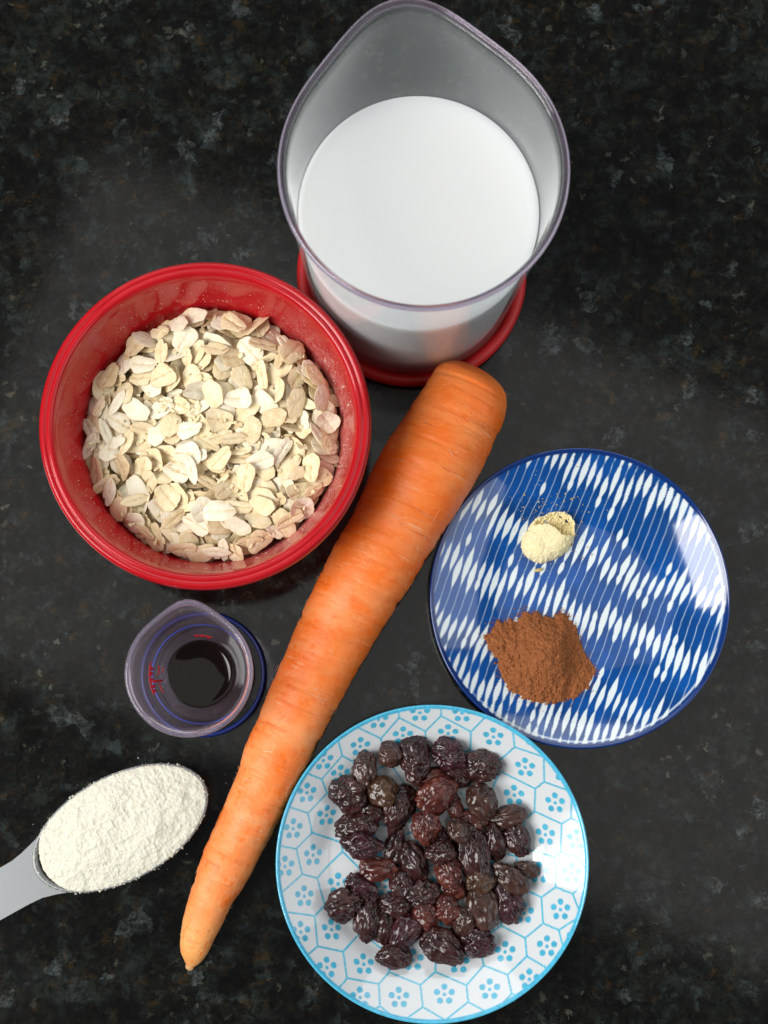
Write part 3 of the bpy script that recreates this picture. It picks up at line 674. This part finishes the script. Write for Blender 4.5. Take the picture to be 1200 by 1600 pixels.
tag(o, 'rough reddish brown heap of cinnamon powder on the blue plate', 'spice')
gin = [(725, 775), (735, 740), (770, 690), (800, 640), (822, 615), (860, 590), (905, 580), (950, 555), (1000, 548), (1060, 556), (1110, 590), (1140, 640), (1146, 700), (1132, 765), (1095, 840), (1040, 892), (960, 930), (880, 952), (830, 940), (770, 905), (735, 860), (722, 815)]
GP = np.array([at(670 + x / 5, 690 + y / 5, 0.0065) for x, y in gin])
cliff = np.array([at(670 + x / 5, 690 + y / 5, 0.0095) for x, y in [(790, 640), (850, 655), (905, 640), (955, 655), (1000, 690), (1040, 715), (1085, 735), (1150, 720), (1150, 400), (700, 400)]])
GK = at(670 + 900 / 5, 690 + 780 / 5, 0.009)
def h_gin(X, Y):
    p3 = np.stack([X.ravel(), Y.ravel(), 0 * X.ravel()], 1)
    sd = poly_sd(X, Y, GP) + 0.00035 * fbm(p3 * 1100, 3, 71).reshape(X.shape)
    cl = poly_sd(X, Y, cliff) + 0.0009 * fbm(p3 * 620, 3, 75).reshape(X.shape)
    dome = 0.0062 * np.sqrt(np.clip(1 - (np.clip(1 - sd / 0.0062, 0, 1)) ** 2, 0, 1))
    low = 0.0009 + 0.0026 * np.abs(fbm(p3 * 750, 3, 77)).reshape(X.shape) + 0.0016 * smooth(-sd, -0.0016, -0.0003) * (sd > 0)
    k = smooth(cl, -0.0002, 0.0006); hole = (k > 0.6) & (fbm(p3 * 520, 2, 79).reshape(X.shape) < -0.40) & (sd > 0.0016); h = np.where(hole, -1, dome * (1 - k) + low * k)
    n2 = fbm(p3 * 1500, 3, 72).reshape(X.shape); cr = fbm(p3 * np.array([330, 330, 1]), 3, 73, ridged=True).reshape(X.shape)
    h += 0.00016 * n2 * (1 + 4 * k) + 0.0005 * fbm(p3 * 260, 2, 76).reshape(X.shape) * (1 - k) * np.clip(sd / 0.003, 0, 1) - 0.00035 * np.clip(cr - 0.55, 0, 1) * (1 - k)
    return np.where(sd > 0, np.where(hole, -1, np.where((h < 0.0001) & (k < 0.5), 0.0002, h)), -1)
o = heightfield('ginger_powder', GP[:, 0].min() - .001, GP[:, 0].max() + .001, GP[:, 1].min() - .001, GP[:, 1].max() + .001, 0.00010, h_gin, ginger_m, base_b)
tag(o, 'small pale yellow heap of ginger powder with a broken top on the blue plate', 'spice')
GC = GP.mean(0)
def g_crumb(r_):
    if r_.random() < 0.55: a = r_.uniform(0.9, 2.6); d = 0.0085 + abs(r_.normal(0, 0.0075))
    elif r_.random() < 0.6: a = r_.uniform(-0.6, 1.0); d = 0.0095 + abs(r_.normal(0, 0.008))
    else: a = r_.uniform(0, 6.28); d = 0.0098 + abs(r_.normal(0, 0.0025))
    x, y = GC[0] + d * math.cos(a), GC[1] + d * math.sin(a)
    return np.array([x, y, float(base_b(x, y)) + 0.0001])
o = link('ginger_crumbs', specks(170, g_crumb, 0.00023, 9), ginger_in, flat=True); tag(o, 'tiny yellow ginger crumbs scattered on the blue plate around the ginger heap', 'crumbs', kind='stuff')
def c_crumb(r_):
    i = int(r_.integers(len(CP))); j = (i + 1) % len(CP); t = r_.random(); b = CP[i] * (1 - t) + CP[j] * t; c = CP.mean(0); dr = (b - c) / np.hypot(*(b - c)); dd = abs(r_.normal(0, 0.0010)) * (1 + 2 * (r_.random() < .15)); x, y = b + dr * dd
    return np.array([x, y, float(base_b(x, y)) + 0.00005])
o = link('cinnamon_crumbs', specks(1100, c_crumb, 0.00015, 10), cinnamon_m, flat=True); tag(o, 'loose brown cinnamon grains fringing the cinnamon heap on the blue plate', 'crumbs', kind='stuff')
# one larger crumb just below the ginger heap
cb = at(670 + 858 / 5, 690 + 1003 / 5, 0.006); lv, lf = lathe([(0, -0.0016), (0.0005, -0.0013), (0.00065, 0), (0.0005, 0.0013), (0, 0.0016)], 10, lambda ph, r, z: r * (1 + 0.2 * np.sin(3 * ph + 2000 * z)))
lv = np.stack([lv[:, 2] , lv[:, 0] , lv[:, 1]], 1) @ np.array([(math.cos(.2), math.sin(.2), 0), (-math.sin(.2), math.cos(.2), 0), (0, 0, 1)])
o = link('ginger_lump', mesh('ginger_lump', lv, lf), ginger_in); o.location = (*cb, float(base_b(*cb)) + 0.0006)
tag(o, 'small oblong yellow lump just beside the lower edge of the ginger heap', 'crumb')

# ------------------------------------------------------------------ raisins
def raisin_mat(name, c1, c2, bloom, sss):
    g = NT(name); p = pos(g)
    c = g.mix(g.ramp(g.noise(p, 150, 4, 0.6), [(0.36, 0.0), (0.66, 1.0)]), c1, c2)
    bl = g.ramp(g.noise(p, 110, 4, 0.65), [(0.46, 0.0), (0.70, 1.0)])
    c = g.mix(g.math('MULTIPLY', bl, bloom), c, (0.050, 0.048, 0.066))
    return g.bsdf(color=c, rough=g.ramp(g.noise(p, 260, 4), [(0.35, 0.17), (0.7, 0.38)]), spec=0.5, sss=sss, ssss=0.0022, sssr=(1.0, 0.22, 0.1), coat=0.1, coatr=0.2,
                  normal=g.bump(g.noise(p, 420, 3, 0.55), 0.3, 0.0007))
RM = {'d': raisin_mat('raisin_dark', (0.016, 0.0042, 0.0045), (0.052, 0.0145, 0.0125), 0.06, 0.12),
      'p': raisin_mat('raisin_purple', (0.017, 0.0042, 0.0062), (0.055, 0.0125, 0.0155), 0.10, 0.12),
      'b': raisin_mat('raisin_brown', (0.030, 0.012, 0.009), (0.075, 0.030, 0.019), 0.18, 0.15),
      'r': raisin_mat('raisin_red', (0.045, 0.009, 0.008), (0.130, 0.028, 0.016), 0.08, 0.3),
      'o': raisin_mat('raisin_olive', (0.036, 0.015, 0.008), (0.085, 0.038, 0.016), 0.10, 0.18)}
def ico(sub):
    import bmesh
    b = bmesh.new(); bmesh.ops.create_icosphere(b, subdivisions=sub, radius=1.0); b.verts.ensure_lookup_table()
    v = np.array([x.co[:] for x in b.verts]); f = np.array([[w.index for w in x.verts] for x in b.faces]); b.free(); return v, f
IV, IF = ico(5)
def raisin_mesh(a, b, c, seed, wr, sm_):
    r_ = np.random.default_rng(seed); v = IV.copy(); o_ = r_.uniform(-20, 20, 3)
    ang = np.arctan2(v[:, 2], v[:, 1])
    big_ = fbm(v * 1.6 + o_, 2, seed)
    w = fbm(v * np.array([1.7, 2.9, 2.9]) * r_.uniform(0.75, 1.25) + o_ + 0.5 * np.stack([fbm(v * 2 + o_, 2, seed + 3)] * 3, 1), 3, seed + 1, ridged=True)
    fine = fbm(v * np.array([3.2, 8.0, 8.0]) + o_, 3, seed + 2, ridged=True)
    d = 1 + 0.26 * big_ - wr * np.clip(0.60 - w, 0, 2) * 0.22 + wr * 0.062 * fine * (1 - sm_)
    v = v * d[:, None]
    x = v[:, 0]; squash = 1 + r_.uniform(-0.18, 0.18) * x
    return np.stack([x * a, v[:, 1] * b * squash, v[:, 2] * c], 1), IF
HR, HRS = 260, 0.1 / 260
rx_ = (np.arange(HR) + 0.5) * HRS - 0.05; RX, RY = np.meshgrid(rx_, rx_, indexing='ij'); RH = np.array(fin_r(np.hypot(RX, RY)), float)
# zoomed-view x, y, length, width, image angle (clockwise from +x), look, wrinkling, smoothness, label
RAIS = [
 (600, 528, 95, 85, 0, 'd', 1.0, .3, 'nearly hidden black raisin down in the gap at the middle of the pile'),
 (378, 435, 95, 75, 0, 'd', .7, .6, 'shaded black raisin wedged under the smooth brown raisin and big wrinkled one'),
 (685, 297, 110, 90, 25, 'd', .9, .4, 'dark raisin tucked below the two shiny raisins at the top edge'),
 (590, 312, 140, 75, -8, 'r', .8, .3, 'dark red raisin lying under the big amber raisin'),
 (735, 465, 95, 75, 20, 'r', 1.0, .2, 'small dark red raisin under the oval brown raisin'),
 (318, 488, 135, 100, -10, 'd', 1.2, .1, 'glossy bluish black raisin, upper one of the joined pair by the left gap'),
 (335, 556, 125, 92, 8, 'p', 1.2, .1, 'glossy purple raisin, lower one of the joined pair by the left gap'),
 (620, 582, 80, 105, 90, 'd', 1.0, .2, 'dark upright raisin just above the red shiny raisin at the centre'),
 (815, 548, 130, 85, 82, 'd', .8, .5, 'dark raisin between the longest raisin and the dark one at the edge'),
 (565, 492, 115, 95, 80, 'r', 1.1, .2, 'deep red translucent raisin below the big amber one'),
 (672, 712, 95, 75, 30, 'r', 1.0, .2, 'dark red raisin left of the olive raisin'),
 (415, 850, 112, 80, 92, 'd', .9, .3, 'narrow black raisin in the lower cluster beside the tall brown-black one'),
 (775, 782, 150, 105, 72, 'b', .5, .7, 'matt dark brown raisin below the olive raisin'),
 (565, 815, 105, 88, 80, 'r', .7, .6, 'smooth red-brown raisin left of the shiny round reddish one'),
 (478, 690, 105, 82, 80, 'd', 1.2, .1, 'dark raisin with bright glints beside the red-brown raisin'),
 (468, 425, 150, 104, 112, 'd', 1.1, .2, 'dark tilted raisin with a pale glint under the smooth brown one'),
 (436, 228, 90, 78, 75, 'b', .5, .6, 'round reddish brown raisin, highest on the upper left edge of the pile'),
 (645, 225, 130, 105, 10, 'p', 1.2, .1, 'shiny dark purple raisin at the top edge of the pile'),
 (775, 273, 118, 106, 20, 'd', 1.1, .1, 'round black wrinkled raisin at the upper right edge of the pile'),
 (525, 247, 150, 108, 85, 'd', 1.2, .0, 'large black wrinkled raisin pointing down from the top edge'),
 (345, 283, 118, 88, 80, 'b', 1.0, .2, 'brown raisin with a shiny lower half at the upper left edge'),
 (290, 372, 132, 124, 30, 'd', 1.3, .1, 'big round wrinkled black raisin at the far left of the upper cluster'),
 (410, 360, 115, 108, 40, 'o', .4, .8, 'smooth round olive brown raisin with no deep wrinkles'),
 (895, 537, 122, 85, 65, 'd', .8, .4, 'dark matt raisin at the right edge under the smooth red-brown one'),
 (862, 452, 132, 80, -10, 'b', .5, .8, 'smooth flat-ended red-brown raisin sticking out to the right'),
 (670, 415, 110, 60, 75, 'r', .9, .3, 'narrow dark red raisin beside the bare grey patch of plate'),
 (768, 400, 142, 105, 72, 'b', .7, .4, 'oval brown raisin with a bluish shiny patch on top'),
 (455, 560, 122, 76, 102, 'd', 1.1, .1, 'slim dark raisin right of the left bare gap'),
 (395, 640, 132, 88, 5, 'r', .6, .6, 'translucent red-brown raisin with a pointed left end'),
 (525, 612, 140, 95, 62, 'd', 1.0, .2, 'dark oval raisin with long folds beside the slim one'),
 (332, 708, 118, 84, 42, 'p', 1.1, .1, 'purple-black raisin resting above the round lower left raisin'),
 (275, 770, 126, 114, 0, 'd', .9, .3, 'round black raisin at the lower left corner of the pile'),
 (355, 830, 145, 86, 95, 'd', .9, .2, 'tall brown-black raisin in the lower left cluster'),
 (450, 768, 120, 82, 18, 'd', .9, .3, 'dark oval raisin lying crosswise in the lower left cluster'),
 (650, 655, 115, 84, 68, 'r', 1.1, .1, 'red-black raisin with a bluish shine at the centre'),
 (545, 735, 125, 90, -28, 'd', 1.3, .0, 'strongly wrinkled greyish raisin at the lower centre'),
 (490, 872, 134, 95, -58, 'p', .8, .4, 'smooth purple-black raisin leaning over the bottom raisin'),
 (448, 955, 112, 84, 5, 'd', .8, .3, 'dark raisin at the bottom end of the lower left cluster'),
 (628, 920, 168, 108, 28, 'd', .8, .3, 'large flat black raisin at the bottom edge of the pile'),
 (755, 905, 112, 96, 15, 'p', 1.2, .1, 'shiny purple lumpy raisin at the bottom edge right of the large black one'),
 (705, 832, 115, 82, 102, 'b', 1.0, .2, 'brown wrinkled raisin above the shiny purple one at the bottom'),
 (645, 790, 102, 90, 80, 'r', 1.0, .2, 'round shiny reddish raisin in the lower centre'),
 (738, 578, 190, 118, 80, 'd', 1.0, .0, 'longest raisin, black with deep lengthwise wrinkles, right of centre'),
 (682, 500, 90, 72, 40, 'b', .6, .5, 'small brown raisin with a white glint above the longest raisin'),
 (765, 690, 92, 76, -15, 'o', .6, .4, 'small olive brown raisin under the end of the longest one'),
 (860, 756, 146, 94, 63, 'p', 1.0, .1, 'blue-black folded raisin at the lower right edge'),
 (925, 642, 86, 60, 12, 'b', .5, .7, 'smallest brown raisin at the far right of the pile'),
 (875, 678, 142, 80, 42, 'b', .5, .8, 'smooth glossy red-brown raisin lying diagonally at the right edge'),
 (605, 375, 145, 115, -35, 'r', 1.1, .1, 'large amber red raisin with shiny folds on top of the pile'),
]
for i, (zx, zy, ln, wd, an, look, wr, smo, lab) in enumerate(RAIS):
    a, b = ln / 2.3077 / 2 / 4.28e3 * 1.11, wd / 2.3077 / 2 / 4.28e3 * 1.09; c = 0.72 * b + 0.0004
    yaw = -math.radians(an); ct, st_ = math.cos(yaw), math.sin(yaw)
    zc_ = 0.009
    for _ in range(3):
        cxy = at(420 + zx / 2.3077, 1080 + zy / 2.3077, zc_) - PR
        X, Y = RX - cxy[0], RY - cxy[1]; d2 = ((X * ct + Y * st_) / (a * .86)) ** 2 + ((-X * st_ + Y * ct) / (b * .86)) ** 2; msk = d2 < 1
        hb = c * np.sqrt(np.clip(1 - d2, 0, 1)); cl = np.sort((RH + hb * 0.9)[msk]); zc_ = float(cl[int(len(cl) * 0.90)])
    RH[msk] = np.maximum(RH[msk], (zc_ + hb * 0.85)[msk])
    V, Fc = raisin_mesh(a, b, c, 500 + 7 * i, wr, smo)
    o = link('raisin', mesh('raisin', V, [Fc]), RM[look]); o.location = (PR[0] + cxy[0], PR[1] + cxy[1], zc_)
    o.rotation_euler = (rng.normal(0, .12), rng.normal(0, .12), yaw)
    tag(o, lab, 'raisin', 'raisins piled on the white patterned plate')

# ------------------------------------------------------------------ small measuring cup
CC = (-0.0603, 0.0060)
cup = tag(empty('measuring_cup', (*CC, 0)), 'small clear plastic measuring cup with spout and blue base, holding dark vanilla', 'measuring cup')
ct_ = at(293, 936, 0.0535) - np.array(CC); TC = float(np.hypot(*ct_)); cphi = math.atan2(ct_[1], ct_[0])
def cup_rad(scale):
    def f(ph, r, z):
        t = float(smooth(np.array(z), 0.030, 0.0520)); return r * (1 + t * scale * (teardrop(ph, 0.0222, TC, cphi, 0.20) - 1))
    return f
def ci(z): return np.interp(z, [0.0055, 0.012, 0.030, 0.050], [0.0112, 0.0124, 0.0160, 0.0192])
zz = np.linspace(0.0022, 0.0500, 22); zi = np.linspace(0.0500, 0.0060, 22)
prof = [(0, 0.0022), (0.0170, 0.0022)] + [(0.0172 + 0.0046 * (z - 0.0022) / 0.048, z) for z in zz] + [(0.0218, 0.0508), (0.0210, 0.0514), (0.0200, 0.0512)] + [(ci(z), z) for z in zi] + [(0.0100, 0.0052), (0, 0.0052)]
link('body', mesh('cup_body', *lathe(prof, 128, cup_rad(1.0))), cup_plastic, cup)
prof = [(0, 0.0004), (0.0230, 0.0004), (0.0237, 0.0012), (0.0237, 0.0030), (0.0234, 0.0044), (0.0228, 0.0050), (0.0222, 0.0048), (0.0219, 0.0036), (0.0218, 0.0016), (0, 0.0016)]
prof = prof[1:-1] + [(0.0218, 0.0004)]
link('rim', mesh('cup_rim', *bead(0.0212, 0.0524, 0.0010, 0.0013, cup_rad(1.0), 128)), cup_lip, cup)
link('base', mesh('cup_base', *lathe(prof, 96, closed=True)), blue_rubber, cup)
link('base_refraction_ring', mesh('cup_ring', *lathe([(0.0180, 0.0090), (0.0184, 0.0086), (0.0187, 0.0090), (0.0184, 0.0094)], 96, closed=True)), simple('ring_blue', (0.01, 0.07, 0.55), 0.3), cup)  # blue bead added to imitate the base edge refracted through the wall
VZ = 0.0135
vp = [(0, 0.0056), (0.0105, 0.0056)] + [(ci(z) - 0.00025, z) for z in np.linspace(0.0060, VZ, 8)] + [(ci(VZ) - 0.0007, VZ + 0.0001), (ci(VZ) - 0.0018, VZ - 0.0003), (0.005, VZ - 0.0004), (0, VZ - 0.0004)]
o = link('vanilla_extract', mesh('vanilla', *lathe(vp, 96)), vanilla_m); o.location = (*CC, 0)
tag(o, 'dark brown vanilla liquid at the bottom of the small measuring cup', 'liquid')
# red scale printed on the inner slope; far-side set painted as its reflection
def cup_mark(phi0, phi1, z0, z1):
    n = 8; V = []
    for j in range(n + 1):
        t = j / n; ph = math.radians(phi0 + (phi1 - phi0) * t)
        for z in (z0, z1):
            for off in (0.00004, 0.00012):
                r = float(ci(z)) - off; V.append((r * math.cos(ph), r * math.sin(ph), z))
    F = []
    for j in range(n):
        b = 4 * j; F += [(b, b + 2, b + 6, b + 4), (b + 1, b + 5, b + 7, b + 3), (b, b + 4, b + 5, b + 1), (b + 2, b + 3, b + 7, b + 6)]
    F += [(0, 1, 3, 2), (4 * n, 4 * n + 2, 4 * n + 3, 4 * n + 1)]
    link('mark_or_reflection', mesh('mark_or_reflection', np.array(V), [np.array(F)]), red_ink, cup)
cup_mark(166, 208, 0.0318, 0.0330); cup_mark(189, 192, 0.0180, 0.0318)
for p0, p1, z0, z1 in ((172, 176, .0285, .0318), (178, 183, .0288, .0318), (186, 188.5, .0282, .0318), (195, 199, .0280, .0318), (201, 205, .0285, .0318), (168, 182, .0218, .0228), (194, 209, .0218, .0228), (169, 178, .0172, .0180), (70, 98, .0195, .0206), (74, 79, .0165, .0196), (84, 88, .0170, .0196), (93, 96, .0168, .0196)):
    cup_mark(p0, p1, z0, z1)

# ------------------------------------------------------------------ measuring spoon
SC = at(188, 1293.5, 0.0175); sa, sb = 0.0343, 0.0191; syaw = math.radians(27.5)
spoon = tag(empty('measuring_spoon', (*SC, 0)), 'grey metal measuring spoon heaped with white flour, handle leaving the frame', 'measuring spoon'); spoon.rotation_euler.z = syaw
ZT = 0.0175
pr_in = curve([(0, 0.0015), (0.4, 0.0022), (0.7, 0.0052), (0.88, 0.0110), (0.945, ZT - 0.0004)], 6)
pr_out = curve([(0, 0.0003), (0.42, 0.0008), (0.74, 0.0040), (0.93, 0.0105), (0.992, ZT - 0.0008)], 6)
prof = [tuple(v) for v in pr_out] + [(1.0, ZT - 0.0004), (1.0, ZT), (0.99, ZT + 0.00025), (0.965, ZT + 0.00025), (0.952, ZT)] + [tuple(v) for v in pr_in[::-1]]
V, Fs = lathe(prof, 128); V[:, 0] *= sa; V[:, 1] *= sb
link('scoop', mesh('scoop', V, Fs), steel, spoon)
def sloc(px, py):
    d = at(px, py, ZT) - SC; c, s = math.cos(syaw), math.sin(syaw); return (d[0] * c + d[1] * s, -d[0] * s + d[1] * c)
upper = [(-330, 1548), (-230, 1489), (-100, 1414), (0, 1356), (18, 1345.5), (33, 1333.5), (50, 1317), (70, 1296)]
lower = [(125, 1393), (105, 1394.5), (88, 1397.5), (66, 1403), (45, 1413), (18, 1428), (0, 1438), (-100, 1496), (-230, 1571), (-320, 1622), (-345, 1612), (-352, 1580)]
hp = [sloc(*p_) for p_ in upper]
e0_, e1_ = sloc(70, 1296), sloc(125, 1393)
a0 = math.atan2(e0_[1] / sb, e0_[0] / sa); a1 = math.atan2(e1_[1] / sb, e1_[0] / sa)
if a1 < 0: a1 += 2 * math.pi
hp += [(0.975 * sa * math.cos(t), 0.975 * sb * math.sin(t)) for t in np.linspace(a0, a1, 24)]
hp += [sloc(*p_) for p_ in lower]
import bmesh
b = bmesh.new(); vs = [b.verts.new((x, y, ZT - 0.0017)) for x, y in hp]; f = b.faces.new(vs); b.normal_update()
if f.normal.z < 0: f.normal_flip()
ex = bmesh.ops.extrude_face_region(b, geom=[f]); bmesh.ops.translate(b, verts=[v for v in ex['geom'] if isinstance(v, bmesh.types.BMVert)], vec=(0, 0, 0.0016))
bmesh.ops.recalc_face_normals(b, faces=b.faces)
edges = [e for e in b.edges if all(abs(v.co.z - (ZT - 0.0001)) < 1e-6 for v in e.verts)]
bmesh.ops.bevel(b, geom=edges, offset=0.0004, segments=2, affect='EDGES', clamp_overlap=True)
me = bpy.data.meshes.new('handle'); b.to_mesh(me); b.free(); link('handle', me, steel, spoon, flat=True)
# flour heap, in spoon coordinates
def h_flour(X, Y):
    p3 = np.stack([X.ravel(), Y.ravel(), 0 * X.ravel()], 1)
    rx = np.sqrt((X / (sa * 0.975)) ** 2 + (Y / (sb * 0.972)) ** 2); n1 = fbm(p3 * 170, 4, 81).reshape(X.shape); n2 = fbm(p3 * 850, 4, 82, gain=.7).reshape(X.shape)
    cut = smooth(X, -sa * 0.96, -sa * 0.74)                         # the heap stops short at the handle end
    edge = 1 - rx + 0.012 * n2 - 0.075 * (1 - cut) * (X < 0)
    h = 0.0012 + 0.0030 * np.clip(edge / 0.5, 0, 1) ** 0.8 + 0.0009 * n1 * np.clip(edge / 0.2, 0, 1) + 0.00030 * n2 + 0.0004 * np.clip(fbm(p3 * 330, 3, 84, ridged=True).reshape(X.shape) - 0.1, -1, 1)
    return np.where(edge > 0, h, -1)
o = heightfield('flour', -sa, sa, -sb, sb, 0.00016, h_flour, flour_m, lambda X, Y: np.full(X.shape, ZT - 0.0010))
o.location = (*SC, 0); o.rotation_euler.z = syaw
tag(o, 'heap of fine white flour filling the metal spoon', 'flour')
def f_grain(r_):
    a = r_.uniform(0, 6.28); k = r_.normal(0.985, 0.02)
    if r_.random() < 0.06: k = 1.0 + abs(r_.normal(0, .1)); return np.array([sa * k * math.cos(a), sb * k * math.sin(a), 0.0001]) if k > 1.06 else None
    return np.array([sa * k * math.cos(a), sb * k * math.sin(a), ZT + 0.0003]) if k < 1.01 else None
o = link('flour_grains', specks(520, f_grain, 0.00022, 14), flour_m, flat=True); o.location = (*SC, 0); o.rotation_euler.z = syaw
tag(o, 'loose white flour grains along the rim of the metal spoon', 'flour', kind='stuff')
